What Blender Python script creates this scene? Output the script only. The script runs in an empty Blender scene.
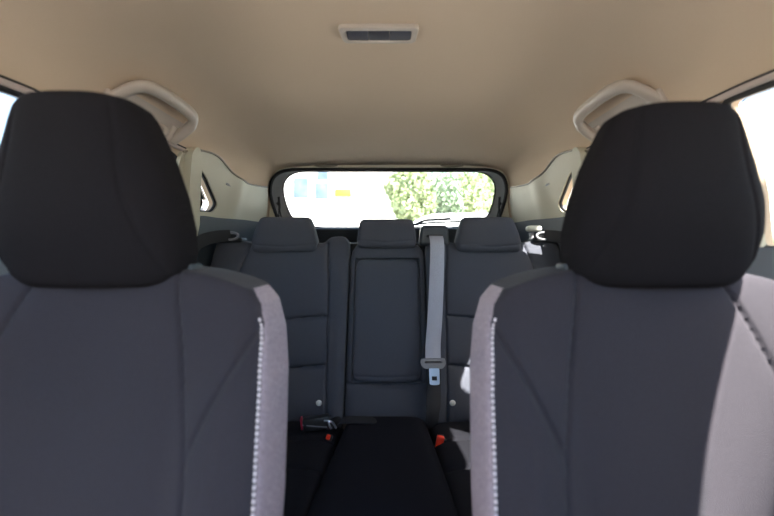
import bpy, bmesh, math, random
import numpy as np
from mathutils import Vector, Matrix

sc = bpy.context.scene
col = sc.collection
ZC = 0.95            # height of the lens above the cabin floor; all heights below are written relative to it
F_PX = 393.0

# ------------------------------------------------------------------ camera
cd = bpy.data.cameras.new('camera')
cam = bpy.data.objects.new('camera', cd)
col.objects.link(cam)
cam.location = (0.020, 0.0, ZC)
cam.rotation_euler = (math.radians(90), 0, 0)
cd.sensor_width = 36.0
cd.lens = F_PX / 774 * 36.0
cd.shift_x = -6 / 774
cd.shift_y = -8 / 774
cd.clip_start = 0.01
cd.clip_end = 400
cd.dof.use_dof = True
cd.dof.focus_distance = 1.30
cd.dof.aperture_fstop = 2.6
sc.camera = cam

# ------------------------------------------------------------------ sky, sun, exposure
w = bpy.data.worlds.new('sky')
sc.world = w
w.use_nodes = True
nt = w.node_tree
nt.nodes.clear()
sky = nt.nodes.new('ShaderNodeTexSky')
sky.sky_type = 'NISHITA'
sky.sun_disc = False
sky.sun_elevation = math.radians(58)
sky.sun_rotation = math.radians(115)
sky.air_density = 1.2
sky.dust_density = 2.0
bg = nt.nodes.new('ShaderNodeBackground')
bg.inputs['Strength'].default_value = 0.42
wo = nt.nodes.new('ShaderNodeOutputWorld')
nt.links.new(sky.outputs[0], bg.inputs[0])
nt.links.new(bg.outputs[0], wo.inputs[0])

sl = bpy.data.lights.new('sun', 'SUN')
sl.energy = 25.0
sl.angle = math.radians(0.6)
sl.color = (1.0, 0.91, 0.85)
so = bpy.data.objects.new('sun', sl)
col.objects.link(so)
SUN_DIR = Vector((-0.58, 0.60, -1.0)).normalized()     # direction the light travels
so.rotation_euler = SUN_DIR.to_track_quat('-Z', 'Y').to_euler()
so.location = (3, -2, 6)

vs = sc.view_settings
vs.view_transform = 'Standard'
vs.look = 'None'
vs.gamma = 1
vs.use_curve_mapping = False
vs.exposure = 0.93
sc.cycles.use_denoising = True
sc.cycles.max_bounces = 12
sc.cycles.diffuse_bounces = 8
sc.cycles.transparent_max_bounces = 16
sc.cycles.sample_clamp_indirect = 20

# ------------------------------------------------------------------ materials
def mat(name, rgb, rough=0.7, metal=0.0, bump=0.0, scale=400.0, var=0.0, sheen=0.0, spec=0.5, weave=False, rgb2=None, stretch=None):
    m = bpy.data.materials.new(name)
    m.use_nodes = True
    n = m.node_tree
    b = n.nodes['Principled BSDF']
    b.inputs['Base Color'].default_value = (*rgb, 1)
    b.inputs['Roughness'].default_value = rough
    b.inputs['Metallic'].default_value = metal
    b.inputs['Specular IOR Level'].default_value = spec
    if sheen:
        b.inputs['Sheen Weight'].default_value = sheen
        b.inputs['Sheen Roughness'].default_value = 0.5
    tc = n.nodes.new('ShaderNodeTexCoord')
    mp = n.nodes.new('ShaderNodeMapping')
    n.links.new(tc.outputs['Object'], mp.inputs[0])
    if stretch:
        mp.inputs['Scale'].default_value = stretch
    nz = n.nodes.new('ShaderNodeTexNoise')
    nz.inputs['Scale'].default_value = scale
    nz.inputs['Detail'].default_value = 3
    n.links.new(mp.outputs[0], nz.inputs['Vector'])
    if var or rgb2:
        r = n.nodes.new('ShaderNodeValToRGB')
        a = rgb2 or tuple(c * (1 - var) for c in rgb)
        c2 = rgb if rgb2 else tuple(min(1, c * (1 + var)) for c in rgb)
        r.color_ramp.elements[0].color = (*a, 1)
        r.color_ramp.elements[1].color = (*c2, 1)
        r.color_ramp.elements[0].position = 0.35
        r.color_ramp.elements[1].position = 0.65
        n.links.new(nz.outputs['Fac'], r.inputs[0])
        n.links.new(r.outputs[0], b.inputs['Base Color'])
    if bump:
        bp = n.nodes.new('ShaderNodeBump')
        bp.inputs['Strength'].default_value = bump
        bp.inputs['Distance'].default_value = 0.0006
        src = nz.outputs['Fac']
        if weave:
            wv = n.nodes.new('ShaderNodeTexWave')
            wv.inputs['Scale'].default_value = 260
            wv.inputs['Distortion'].default_value = 0
            wv.inputs['Detail'].default_value = 1
            n.links.new(mp.outputs[0], wv.inputs['Vector'])
            mx = n.nodes.new('ShaderNodeMath')
            mx.operation = 'ADD'
            n.links.new(nz.outputs['Fac'], mx.inputs[0])
            n.links.new(wv.outputs['Fac'], mx.inputs[1])
            src = mx.outputs[0]
        n.links.new(src, bp.inputs['Height'])
        n.links.new(bp.outputs[0], b.inputs['Normal'])
    return m

def glass_mat(name, tint, refl=0.10):
    m = bpy.data.materials.new(name)
    m.use_nodes = True
    n = m.node_tree
    n.nodes.clear()
    out = n.nodes.new('ShaderNodeOutputMaterial')
    t = n.nodes.new('ShaderNodeBsdfTransparent')
    t.inputs[0].default_value = (*tint, 1)
    g = n.nodes.new('ShaderNodeBsdfGlossy')
    g.inputs['Roughness'].default_value = 0.02
    fr = n.nodes.new('ShaderNodeFresnel')
    fr.inputs['IOR'].default_value = 1.25
    mx = n.nodes.new('ShaderNodeMixShader')
    n.links.new(fr.outputs[0], mx.inputs[0])
    n.links.new(t.outputs[0], mx.inputs[1])
    n.links.new(g.outputs[0], mx.inputs[2])
    n.links.new(mx.outputs[0], out.inputs[0])
    return m

M = {}
M['headliner'] = mat('headliner_cloth', (0.62, 0.485, 0.350), 0.95, bump=0.25, scale=900, var=0.03)
M['pillar'] = mat('pale_pillar_plastic', (0.55, 0.51, 0.385), 0.6, bump=0.1, scale=900, var=0.02)
M['header'] = mat('header_plastic', (0.80, 0.76, 0.62), 0.6, bump=0.1, scale=900)
M['fabric'] = mat('charcoal_seat_fabric', (0.0325, 0.0285, 0.0370), 0.9, bump=0.5, scale=900, var=0.18, sheen=0.05, weave=True, spec=0.3)
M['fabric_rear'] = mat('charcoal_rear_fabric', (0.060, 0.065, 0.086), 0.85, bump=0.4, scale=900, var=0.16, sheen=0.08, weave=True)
M['headrest'] = mat('black_headrest_fabric', (0.0160, 0.0142, 0.0160), 0.95, bump=0.5, scale=900, var=0.2, weave=True, spec=0.06)
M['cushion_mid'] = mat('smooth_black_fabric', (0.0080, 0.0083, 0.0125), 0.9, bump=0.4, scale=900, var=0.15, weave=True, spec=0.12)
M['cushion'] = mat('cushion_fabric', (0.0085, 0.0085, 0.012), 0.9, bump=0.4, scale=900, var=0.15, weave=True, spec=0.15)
M['mauve'] = mat('mauve_grey_fabric', (0.48, 0.385, 0.43), 0.9, bump=0.6, scale=500, rgb2=(0.29, 0.23, 0.26), sheen=0.1, stretch=(1, 1, 0.4))
M['thread'] = mat('white_thread', (0.85, 0.75, 0.78), 0.7)
M['darkthread'] = mat('grey_thread', (0.035, 0.033, 0.036), 0.7)
M['black_plastic'] = mat('black_plastic', (0.018, 0.019, 0.022), 0.45, bump=0.15, scale=700)
M['dark_plastic'] = mat('dark_grey_plastic', (0.045, 0.052, 0.062), 0.5, bump=0.2, scale=700)
M['door'] = mat('door_trim_plastic', (0.26, 0.29, 0.33), 0.4, bump=0.2, scale=700)
M['grey_plastic'] = mat('grey_plastic', (0.22, 0.22, 0.235), 0.45)
M['reveal'] = mat('grey_reveal_plastic', (0.30, 0.31, 0.31), 0.5)
M['beige_plastic'] = mat('beige_plastic', (0.50, 0.43, 0.36), 0.42, bump=0.1, scale=900)
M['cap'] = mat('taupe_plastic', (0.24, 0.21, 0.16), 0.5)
M['rubber'] = mat('black_rubber', (0.012, 0.012, 0.014), 0.6)
M['seal_strip'] = mat('pale_seal_strip', (0.55, 0.46, 0.42), 0.7)
M['belt'] = mat('grey_belt_webbing', (0.40, 0.41, 0.48), 0.5, bump=0.6, scale=600, var=0.12, stretch=(3, 1, 0.2))
M['belt_dark'] = mat('dark_belt_webbing', (0.016, 0.016, 0.020), 0.7, bump=0.5, scale=600, stretch=(3, 1, 0.2))
M['metal'] = mat('brushed_steel', (0.62, 0.68, 0.78), 0.3, metal=0.9, bump=0.1, scale=300)
M['chrome'] = mat('chrome', (0.75, 0.75, 0.78), 0.12, metal=1.0)
M['red'] = mat('red_button_plastic', (0.85, 0.05, 0.02), 0.35)
M['darkred'] = mat('dark_red_plastic', (0.35, 0.02, 0.05), 0.4)
M['white_plastic'] = mat('white_plastic', (0.85, 0.84, 0.80), 0.4)
M['cream_plastic'] = mat('cream_plastic', (0.62, 0.62, 0.54), 0.5)
M['lens'] = mat('smoked_lamp_lens', (0.075, 0.078, 0.095), 0.25, bump=0.2, scale=60)
M['lens_dark'] = mat('smoked_switch_lens', (0.05, 0.05, 0.062), 0.3)
M['carpet'] = mat('black_carpet', (0.02, 0.02, 0.022), 0.98, bump=1, scale=800, var=0.3)
M['paint'] = mat('white_car_paint', (0.80, 0.80, 0.80), 0.3)
M['glass'] = glass_mat('clear_side_glass', (0.93, 0.96, 0.95))
M['rear_glass'] = glass_mat('rear_glass', (0.86, 0.90, 0.89))
M['asphalt'] = mat('sunlit_concrete', (0.36, 0.35, 0.33), 0.9, bump=0.3, scale=3, var=0.08)
M['wall_white'] = mat('white_render_wall', (0.80, 0.79, 0.76), 0.9, bump=0.2, scale=20, var=0.02)
M['blue_glass'] = mat('blue_window_glass', (0.09, 0.125, 0.19), 0.12, var=0.25, scale=2.5)
M['orange'] = mat('orange_sign', (0.42, 0.14, 0.025), 0.5)
M['leaf'] = mat('sunlit_foliage', (0.42, 0.47, 0.27), 0.7, rgb2=(0.24, 0.30, 0.15), scale=5)
M['leaf_dark'] = mat('green_foliage', (0.34, 0.42, 0.28), 0.7, rgb2=(0.20, 0.27, 0.18), scale=5)
M['bark'] = mat('tree_bark', (0.12, 0.09, 0.06), 0.95, bump=0.8, scale=30, var=0.3)
M['roof_tile'] = mat('roof_tiles', (0.28, 0.15, 0.10), 0.85, bump=0.4, scale=12, var=0.2)
M['tyre'] = mat('tyre_rubber', (0.02, 0.02, 0.02), 0.85)
M['car_glass'] = mat('dark_car_glass', (0.03, 0.04, 0.05), 0.08)

# ------------------------------------------------------------------ object helpers
def tag(o, label=None, cat=None, group=None, kind=None):
    if label: o['label'] = label
    if cat: o['category'] = cat
    if group: o['group'] = group
    if kind: o['kind'] = kind
    return o

def thing(name, loc, label, cat, group=None):
    o = bpy.data.objects.new(name, None)
    o.empty_display_size = 0.05
    o.location = (loc[0], loc[1], loc[2] + ZC)
    col.objects.link(o)
    return tag(o, label, cat, group)

def world_loc(o):
    v = Vector((0, 0, 0))
    while o is not None:
        v += o.location
        o = o.parent
    return v

def link(name, me, m, parent=None, smooth=True, auto=40):
    """me holds coordinates relative to the lens height; moved to world height and into the parent's frame."""
    off = Vector((0, 0, ZC))
    o = bpy.data.objects.new(name, me)
    col.objects.link(o)
    if parent is not None:
        off -= world_loc(parent)
        o.parent = parent
    me.transform(Matrix.Translation(off))
    if parent is None:
        # origin at the bottom centre of the mesh
        co = np.empty(len(me.vertices) * 3)
        me.vertices.foreach_get('co', co)
        co = co.reshape(-1, 3)
        c = (co.min(0) + co.max(0)) / 2
        c[2] = co[:, 2].min()
        me.transform(Matrix.Translation(-Vector(c)))
        o.location = Vector(c)
    me.materials.clear()
    me.materials.append(m)
    if smooth:
        me.polygons.foreach_set('use_smooth', [True] * len(me.polygons))
        try:
            me.set_sharp_from_angle(angle=math.radians(auto))
        except Exception:
            pass
    me.update()
    return o

def py_mesh(verts, faces):
    me = bpy.data.meshes.new('mesh')
    me.from_pydata([tuple(map(float, v)) for v in verts], [], [tuple(f) for f in faces])
    me.validate()
    return me

def bm_mesh(bm):
    bmesh.ops.recalc_face_normals(bm, faces=bm.faces)
    me = bpy.data.meshes.new('mesh')
    bm.to_mesh(me)
    bm.free()
    return me

def add_box(bm, c, s, bev=0.0, rot=None, seg=2):
    r = bmesh.ops.create_cube(bm, size=1.0)
    vs_ = r['verts']
    for v in vs_:
        v.co = Vector((v.co.x * s[0], v.co.y * s[1], v.co.z * s[2]))
    if bev > 0:
        es = list({e for v in vs_ for e in v.link_edges})
        rb = bmesh.ops.bevel(bm, geom=es, offset=bev, segments=seg, affect='EDGES', profile=0.5)
        vs_ = list({v for f in rb['faces'] for v in f.verts} | {v for v in vs_ if v.is_valid})
    mt = Matrix.Translation(Vector(c)) @ (rot.to_4x4() if rot else Matrix.Identity(4))
    for v in vs_:
        v.co = mt @ v.co
    return vs_

def box(name, c, s, m, parent=None, bev=0.004, rot=None):
    bm = bmesh.new()
    add_box(bm, c, s, bev, rot)
    return link(name, bm_mesh(bm), m, parent)

def frames(pts, closed=False):
    n = len(pts)
    T = []
    for i in range(n):
        a = pts[(i - 1) % n] if (closed or i > 0) else pts[i]
        b = pts[(i + 1) % n] if (closed or i < n - 1) else pts[i]
        T.append((b - a).normalized())
    up = Vector((0, 0, 1))
    if abs(T[0].dot(up)) > 0.9: up = Vector((0, 1, 0))
    N = [(up - T[0] * up.dot(T[0])).normalized()]
    for i in range(1, n):
        v = N[-1] - T[i] * N[-1].dot(T[i])
        N.append(v.normalized())
    return T, N

def smooth_path(pts, k=6, closed=False):
    pts = [Vector(p) for p in pts]
    n = len(pts)
    out = []
    rng = n if closed else n - 1
    for i in range(rng):
        p0 = pts[(i - 1) % n] if (closed or i > 0) else pts[0]
        p1 = pts[i]
        p2 = pts[(i + 1) % n]
        p3 = pts[(i + 2) % n] if (closed or i + 2 < n) else pts[-1]
        for j in range(k):
            t = j / k
            out.append(0.5 * ((2 * p1) + (p2 - p0) * t + (2 * p0 - 5 * p1 + 4 * p2 - p3) * t * t + (3 * p1 - p0 - 3 * p2 + p3) * t ** 3))
    if not closed: out.append(pts[-1])
    return out

def tube_geo(pts, r, seg=10, closed=False, r2=None, ref=None):
    pts = [Vector(p) for p in pts]
    T, N = frames(pts, closed)
    V, Fc = [], []
    n = len(pts)
    for i in range(n):
        nn = N[i]
        if ref is not None:
            nn = Vector(ref) - T[i] * Vector(ref).dot(T[i])
            nn = nn.normalized() if nn.length > 1e-4 else N[i]
        b = T[i].cross(nn)
        ra = r[i] if isinstance(r, (list, tuple)) else r
        rb = (r2[i] if isinstance(r2, (list, tuple)) else r2) if r2 else ra
        for k in range(seg):
            a = 2 * math.pi * k / seg
            V.append(pts[i] + nn * (math.cos(a) * ra) + b * (math.sin(a) * rb))
    for i in range(n if closed else n - 1):
        j = (i + 1) % n
        for k in range(seg):
            k2 = (k + 1) % seg
            Fc.append((i * seg + k, i * seg + k2, j * seg + k2, j * seg + k))
    if not closed:
        Fc.append(tuple(range(seg))[::-1])
        Fc.append(tuple((n - 1) * seg + k for k in range(seg)))
    return V, Fc

def tube(name, pts, r, m, parent=None, seg=10, closed=False, r2=None, ref=None):
    V, Fc = tube_geo(pts, r, seg, closed, r2, ref)
    return link(name, py_mesh(V, Fc), m, parent)

def strip(name, pts, wdir, width, th, m, parent=None):
    """flat webbing: rectangular section swept along pts; wdir gives the width direction (one or one per point)."""
    V, Fc = [], []
    pts = [Vector(p) for p in pts]
    T, _ = frames(pts)
    n = len(pts)
    for i in range(n):
        wd = Vector(wdir[i] if isinstance(wdir[0], (tuple, list, Vector)) else wdir)
        wd = (wd - T[i] * wd.dot(T[i])).normalized()
        nn = T[i].cross(wd)
        ww = width[i] if isinstance(width, (list, tuple)) else width
        for a, b in ((-1, -0.5), (-0.96, -1), (0.96, -1), (1, -0.5), (1, 0.5), (0.96, 1), (-0.96, 1), (-1, 0.5)):
            V.append(pts[i] + wd * (a * ww / 2) + nn * (b * th / 2))
    s = 8
    for i in range(n - 1):
        for k in range(s):
            k2 = (k + 1) % s
            Fc.append((i * s + k, i * s + k2, (i + 1) * s + k2, (i + 1) * s + k))
    Fc.append(tuple(range(s))[::-1])
    Fc.append(tuple((n - 1) * s + k for k in range(s)))
    return link(name, py_mesh(V, Fc), m, parent)

def round_poly(pts, rad, k=6):
    """2-D polygon with each corner rounded."""
    out = []
    n = len(pts)
    for i in range(n):
        p0, p1, p2 = (Vector(pts[(i - 1) % n]), Vector(pts[i]), Vector(pts[(i + 1) % n]))
        r = rad[i] if isinstance(rad, (list, tuple)) else rad
        a = (p0 - p1); b = (p2 - p1)
        la = min(r, a.length * 0.48); lb = min(r, b.length * 0.48)
        A = p1 + a.normalized() * la; B = p1 + b.normalized() * lb
        for j in range(k + 1):
            t = j / k
            out.append(tuple((1 - t) ** 2 * A + 2 * t * (1 - t) * p1 + t * t * B))
    return out

def boolean(me, cutters, op='DIFFERENCE'):
    o = bpy.data.objects.new('tmp', me)
    col.objects.link(o)
    tmp = []
    for c in cutters:
        co = bpy.data.objects.new('cut', c)
        col.objects.link(co)
        md = o.modifiers.new('b', 'BOOLEAN')
        md.operation = op
        md.object = co
        md.solver = 'EXACT'
        tmp.append(co)
    dg = bpy.context.evaluated_depsgraph_get()
    dg.update()
    r = bpy.data.meshes.new_from_object(o.evaluated_get(dg))
    for t in tmp + [o]:
        bpy.data.objects.remove(t)
    return r

# ------------------------------------------------------------------ cabin shell
PROF = [(0, .452), (.1, .4515), (.2, .449), (.3, .444), (.38, .437), (.45, .426), (.51, .407), (.555, .380), (.588, .345),
        (.608, .305), (.620, .265), (.635, .21), (.652, .14), (.668, .06), (.680, -.02), (.690, -.12), (.70, -.3), (.70, -.96)]
PROF_R = [(0, .452), (.12, .4518), (.24, .4505), (.36, .448), (.45, .444), (.52, .437), (.568, .424), (.597, .400), (.613, .365),
          (.620, .325), (.624, .265)] + PROF[11:]      # squarer section towards the tailgate
def prof(y):
    t = max(0.0, min(1.0, (y - 1.12) / .7)); t = t * t * (3 - 2 * t)
    return [((1 - t) * a[0] + t * b[0], (1 - t) * a[1] + t * b[1]) for a, b in zip(PROF, PROF_R)]
def lat(y):       # lateral scale along the car
    return float(np.interp(y, [-.8, 0, .5, 1.2, 1.6, 2.0, 2.4], [.93, .99, 1, 1, 1, .995, .96]))
def droof(y):     # roof height change along the car
    return float(np.interp(y, [-.1, .2, .5, .9, 1.2, 1.35, 1.6, 1.95, 2.2], [-.05, -.02, -.004, 0, -.001, -.009, -.018, -.024, -.04]))
def sideX(y, z):  # half width of the inner shell at (y, z)
    zz = z - droof(y) * max(0, min(1, (z - .1) / .25))
    P = prof(y)
    return float(np.interp(-zz, [-p[1] for p in P], [p[0] for p in P])) * lat(y)
def Yr(z):        # inner face of the tailgate
    return 1.965 + max(0, (.43 - z)) * .42 if z > 0 else 1.965 + .43 * .42 + (-z) * .06

def shell_loft(k0, k1, y0, y1, both, th, sgn=1, sub=4):
    """sheet following the profile between profile points k0..k1, thickened outward."""
    ys = np.linspace(y0, y1, 48)
    V = []
    for y in ys:
        PR = prof(y)
        xs, zs = [], []
        for i in range(k0, k1):
            for j in range(sub):
                t = j / sub
                P0 = np.array(PR[max(i - 1, 0)]) if i > 0 else np.array((-PR[1][0], PR[1][1]))
                P1 = np.array(PR[i]); P2 = np.array(PR[i + 1]); P3 = np.array(PR[min(i + 2, len(PR) - 1)])
                p = 0.5 * ((2 * P1) + (P2 - P0) * t + (2 * P0 - 5 * P1 + 4 * P2 - P3) * t * t + (3 * P1 - P0 - 3 * P2 + P3) * t ** 3)
                xs.append(p[0]); zs.append(p[1])
        xs.append(PR[k1][0]); zs.append(PR[k1][1])
        if both:
            xs = [-x for x in xs[::-1]] + xs[1:]
            zs = zs[::-1] + zs[1:]
        nx = len(xs)
        for x, z in zip(xs, zs):
            V.append((sgn * x * lat(y), y, z + droof(y) * max(0, min(1, (z - .1) / .25))))
    V = np.array(V)
    # outward copy
    O = []
    for a, y in enumerate(ys):
        for b in range(nx):
            p = V[a * nx + b]
            q0 = V[a * nx + max(b - 1, 0)]; q1 = V[a * nx + min(b + 1, nx - 1)]
            t = q1 - q0
            nrm = np.array([-t[2], 0, t[0]])
            nrm /= (np.linalg.norm(nrm) + 1e-9)
            c = np.array([0, p[1], -.1])
            if np.dot(nrm, p - c) < 0: nrm = -nrm
            O.append(p + nrm * th)
    n = len(V)
    VV = np.vstack([V, np.array(O)])
    Fc = []
    ny = len(ys)
    for a in range(ny - 1):
        for b in range(nx - 1):
            i = a * nx + b
            Fc.append((i, i + 1, i + nx + 1, i + nx))
            Fc.append((n + i, n + i + nx, n + i + nx + 1, n + i + 1))
    for a in range(ny - 1):
        i = a * nx
        Fc.append((i, i + nx, n + i + nx, n + i))
        i = a * nx + nx - 1
        Fc.append((i, n + i, n + i + nx, i + nx))
    for b in range(nx - 1):
        Fc.append((b, n + b, n + b + 1, b + 1))
        i = (ny - 1) * nx + b
        Fc.append((i, i + 1, n + i + 1, n + i))
    bm = bmesh.new()
    me = py_mesh(VV, Fc)
    bm.from_mesh(me)
    return bm_mesh(bm)

def prism_x(poly, x0, x1):
    bm = bmesh.new()
    a = [bm.verts.new((x0, p[0], p[1])) for p in poly]
    b = [bm.verts.new((x1, p[0], p[1])) for p in poly]
    n = len(poly)
    bm.faces.new(a); bm.faces.new(b[::-1])
    for i in range(n):
        bm.faces.new((a[i], b[i], b[(i + 1) % n], a[(i + 1) % n]))
    return bm_mesh(bm)

def prism_y(poly, y0, y1):
    bm = bmesh.new()
    a = [bm.verts.new((p[0], y0, p[1])) for p in poly]
    b = [bm.verts.new((p[0], y1, p[1])) for p in poly]
    n = len(poly)
    bm.faces.new(a); bm.faces.new(b[::-1])
    for i in range(n):
        bm.faces.new((a[i], b[i], b[(i + 1) % n], a[(i + 1) % n]))
    return bm_mesh(bm)

def fill_poly(poly, axes, step=0.03):
    """filled polygon cut into cells, in the plane of the two axes; third coordinate 0."""
    bm = bmesh.new()
    vs_ = []
    for p in poly:
        c = [0, 0, 0]
        c[axes[0]] = p[0]; c[axes[1]] = p[1]
        vs_.append(bm.verts.new(c))
    bm.faces.new(vs_)
    bmesh.ops.triangulate(bm, faces=bm.faces)
    for ax, idx in ((axes[0], 0), (axes[1], 1)):
        lo = min(p[idx] for p in poly); hi = max(p[idx] for p in poly)
        k = lo + step
        while k < hi:
            co = [0, 0, 0]; no = [0, 0, 0]
            co[ax] = k; no[ax] = 1
            bmesh.ops.bisect_plane(bm, geom=bm.verts[:] + bm.edges[:] + bm.faces[:], plane_co=co, plane_no=no)
            k += step
    return bm

def side_patch(name, poly, sgn, inset, th, m, parent=None, step=0.03, crown=None, holes=(), bev=0.003):
    """panel lying on the inner side shell: polygon in (y, z), pushed inboard by inset, thickened outward by th."""
    bm = fill_poly(poly, (1, 2), step)
    def X(y, z):
        return sgn * (sideX(y, z) - inset - (crown(y, z) if crown else 0))
    for v in bm.verts:
        v.co.x = X(v.co.y, v.co.z)
    r = bmesh.ops.extrude_face_region(bm, geom=bm.faces[:])
    for g in r['geom']:
        if isinstance(g, bmesh.types.BMVert):
            g.co.x += sgn * th
    me = bm_mesh(bm)
    if holes:
        me = boolean(me, [prism_x(h, sgn * .3, sgn * 1.0) for h in holes])
    o = link(name, me, m, parent)
    if bev:
        md = o.modifiers.new('edge', 'BEVEL')
        md.width = bev; md.segments = 2; md.limit_method = 'ANGLE'; md.angle_limit = math.radians(50)
    return o

W_FRONT = round_poly([(-.52, .015), (-.42, .09), (-.26, .12), (.10, .172), (.23, .232), (.42, .252), (.71, .268), (.69, .12), (.70, .0)], [.03, .06, .08, .10, .10, .1, .02, .02, .02])
W_REAR = round_poly([(.885, .0), (.815, .275), (1.00, .288), (1.19, .282), (1.29, .02)], [.03, .03, .05, .06, .03])
W_QUART = round_poly([(1.20, .122), (1.19, .285), (1.31, .262), (1.465, .170), (1.44, .138)], [.02, .02, .05, .025, .02])

ceil = link('ceiling', boolean(shell_loft(0, 10, -.12, 2.06, True, .02), [prism_x(W_REAR, -.95, -.45), prism_x(W_REAR, .45, .95)]), M['headliner'])
tag(ceil, 'beige cloth roof lining curving down to the side rails', kind='structure')
for sgn, side in ((-1, 'left'), (1, 'right')):
    me = shell_loft(10, len(PROF) - 1, -.80, 2.28, False, .02, sgn)
    me = boolean(me, [prism_x(p, sgn * .45, sgn * .95) for p in (W_FRONT, W_REAR, W_QUART)])
    wl = link('wall_' + side, me, M['headliner'])
    tag(wl, 'inner body side with the window openings', kind='structure')

# floor
bm = bmesh.new(); add_box(bm, (0, .85, -.96), (1.42, 2.9, .02))
tag(link('floor', bm_mesh(bm), M['carpet']), 'black carpeted cabin floor', kind='structure')

# windows of the sides, seals
wn = 1
for sgn in (-1, 1):
    for poly in (W_FRONT, W_REAR, W_QUART):
        o = side_patch('window_%d' % wn, poly, sgn, -.022, .004, M['glass'], step=.08, bev=0)
        tag(o, 'side window pane', kind='structure')
        path = [(sgn * (sideX(p[0], p[1]) - (-.009 if poly is W_REAR and p[1] > .25 else .002)), p[0], p[1]) for p in poly]
        tube('window_seal', path, .007 if poly is not W_QUART else .006, M['rubber'], o, seg=8, closed=True)
        wn += 1
# pale flange and thin dark weatherstrip above the front windows
for sgn, side in ((-1, 'left'), (1, 'right')):
    pts = [(sgn * (sideX(y, z) - .004), y, z) for y, z in [(-.10, .165), (.08, .182), (.23, .246), (.42, .266), (.55, .275), (.66, .281), (.78, .284), (1.0, .302), (1.19, .306)]]
    p = smooth_path(pts, 5)
    a = tube('trim_1' if sgn < 0 else 'trim_2', p, .0025, M['rubber'], seg=8)
    tag(a, 'thin dark weatherstrip along the roof rail', kind='structure')
    pts = [(sgn * (sideX(y, z) - .004), y, z - .008) for y, z in [(-.10, .165), (.08, .182), (.23, .246), (.42, .266), (.55, .275), (.66, .281), (.78, .284), (1.0, .302), (1.19, .306)]]
    b = tube('trim_3' if sgn < 0 else 'trim_4', smooth_path(pts, 5), .006, M['seal_strip'], seg=8)
    tag(b, 'pale door aperture strip along the roof rail', kind='structure')

# pillars
for i, (sgn, side) in enumerate(((-1, 'left'), (1, 'right'))):
    pb = round_poly([(.69, -.5), (.688, .10), (.708, .268), (.815, .285), (.89, -.05), (.895, -.5)], .02)
    tag(side_patch('trim_%d' % (5 + i), pb, sgn, .022, .02, M['pillar'], bev=.006), 'beige trim of the pillar behind the front door', kind='structure')
    pc = round_poly([(1.17, .298), (1.20, .318), (1.24, .285), (1.315, .10), (1.37, -.06), (1.31, -.06), (1.262, .05)], .025)
    tag(side_patch('trim_%d' % (7 + i), pc, sgn, .034, .03, M['pillar'], bev=.008), 'pale trim of the pillar behind the rear door', kind='structure')
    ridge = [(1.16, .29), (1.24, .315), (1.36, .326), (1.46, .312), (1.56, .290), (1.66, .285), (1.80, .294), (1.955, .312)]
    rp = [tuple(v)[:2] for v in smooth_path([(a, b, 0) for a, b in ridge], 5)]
    pq = rp + [(2.03, .12), (1.9, .11), (1.6, .10), (1.3, .10), (1.16, .10)]
    qt = side_patch('trim_%d' % (9 + i), pq, sgn, .012, .012, M['pillar'], step=.025, bev=.004, holes=[W_QUART],
                    crown=lambda y, z: .016 * math.exp(-((y - 1.60) / .07) ** 2))
    tag(qt, 'pale quarter trim around the small rear side window', kind='structure')
    tube('edge_shadow_line', [(sgn * (sideX(y, z) - .014 - .016 * math.exp(-((y - 1.60) / .07) ** 2)), y, z) for y, z in rp], .0035, M['cap'], qt, seg=8)  # dark tube painted in for the shadow gap along the trim edge
    # airbag mark moulded on the quarter trim
    fc = bpy.data.curves.new('mark', 'FONT')
    fc.body = 'AIRBAG'; fc.size = .013; fc.extrude = .0006; fc.align_x = 'CENTER'
    fo = bpy.data.objects.new('tmp', fc); col.objects.link(fo)
    dg = bpy.context.evaluated_depsgraph_get(); dg.update()
    fm = bpy.data.meshes.new_from_object(fo.evaluated_get(dg)); bpy.data.objects.remove(fo)
    yy, zz = 1.50, .245
    fm.transform(Matrix.Translation((sgn * (sideX(yy, zz) - .0145 - .016 * math.exp(-((yy - 1.60) / .07) ** 2)), yy, zz)) @ Matrix.Rotation(math.radians(90 if sgn < 0 else -90), 4, 'Z') @ Matrix.Rotation(math.radians(90), 4, 'X'))
    link('airbag_lettering', fm, M['grey_plastic'], qt, smooth=False)
    # dark lower load-area side
    pl = [(1.32, .116), (1.45, .118), (1.7, .130), (2.02, .136), (2.13, .0), (2.15, -.9), (1.32, -.9)]
    tag(side_patch('trim_%d' % (11 + i), round_poly(pl, .015), sgn, .035, .03, M['dark_plastic'], step=.05, bev=.006), 'dark plastic side of the load area', kind='structure')
    # doors
    pd = round_poly([(-.45, -.82), (-.45, .0), (-.2, .012), (.3, .008), (.695, .004), (.695, -.82)], .02)
    d = side_patch('door_%d' % (1 + i), pd, sgn, .045, .045, M['door'], step=.04, bev=.012,
                   crown=lambda y, z: .02 * math.exp(-((z + .27) / .05) ** 2) + .014 * max(0, min(1, (-.05 - z) / .05)))
    tag(d, 'blue-grey front door trim', kind='structure')
    pd = round_poly([(.84, -.82), (.84, .004), (1.28, .004), (1.30, -.35), (1.2, -.5), (1.1, -.82)], .02)
    d = side_patch('door_%d' % (3 + i), pd, sgn, .045, .045, M['door'], step=.04, bev=.012,
                   crown=lambda y, z: .02 * math.exp(-((z + .27) / .05) ** 2))
    tag(d, 'blue-grey rear door trim', kind='structure')

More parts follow.
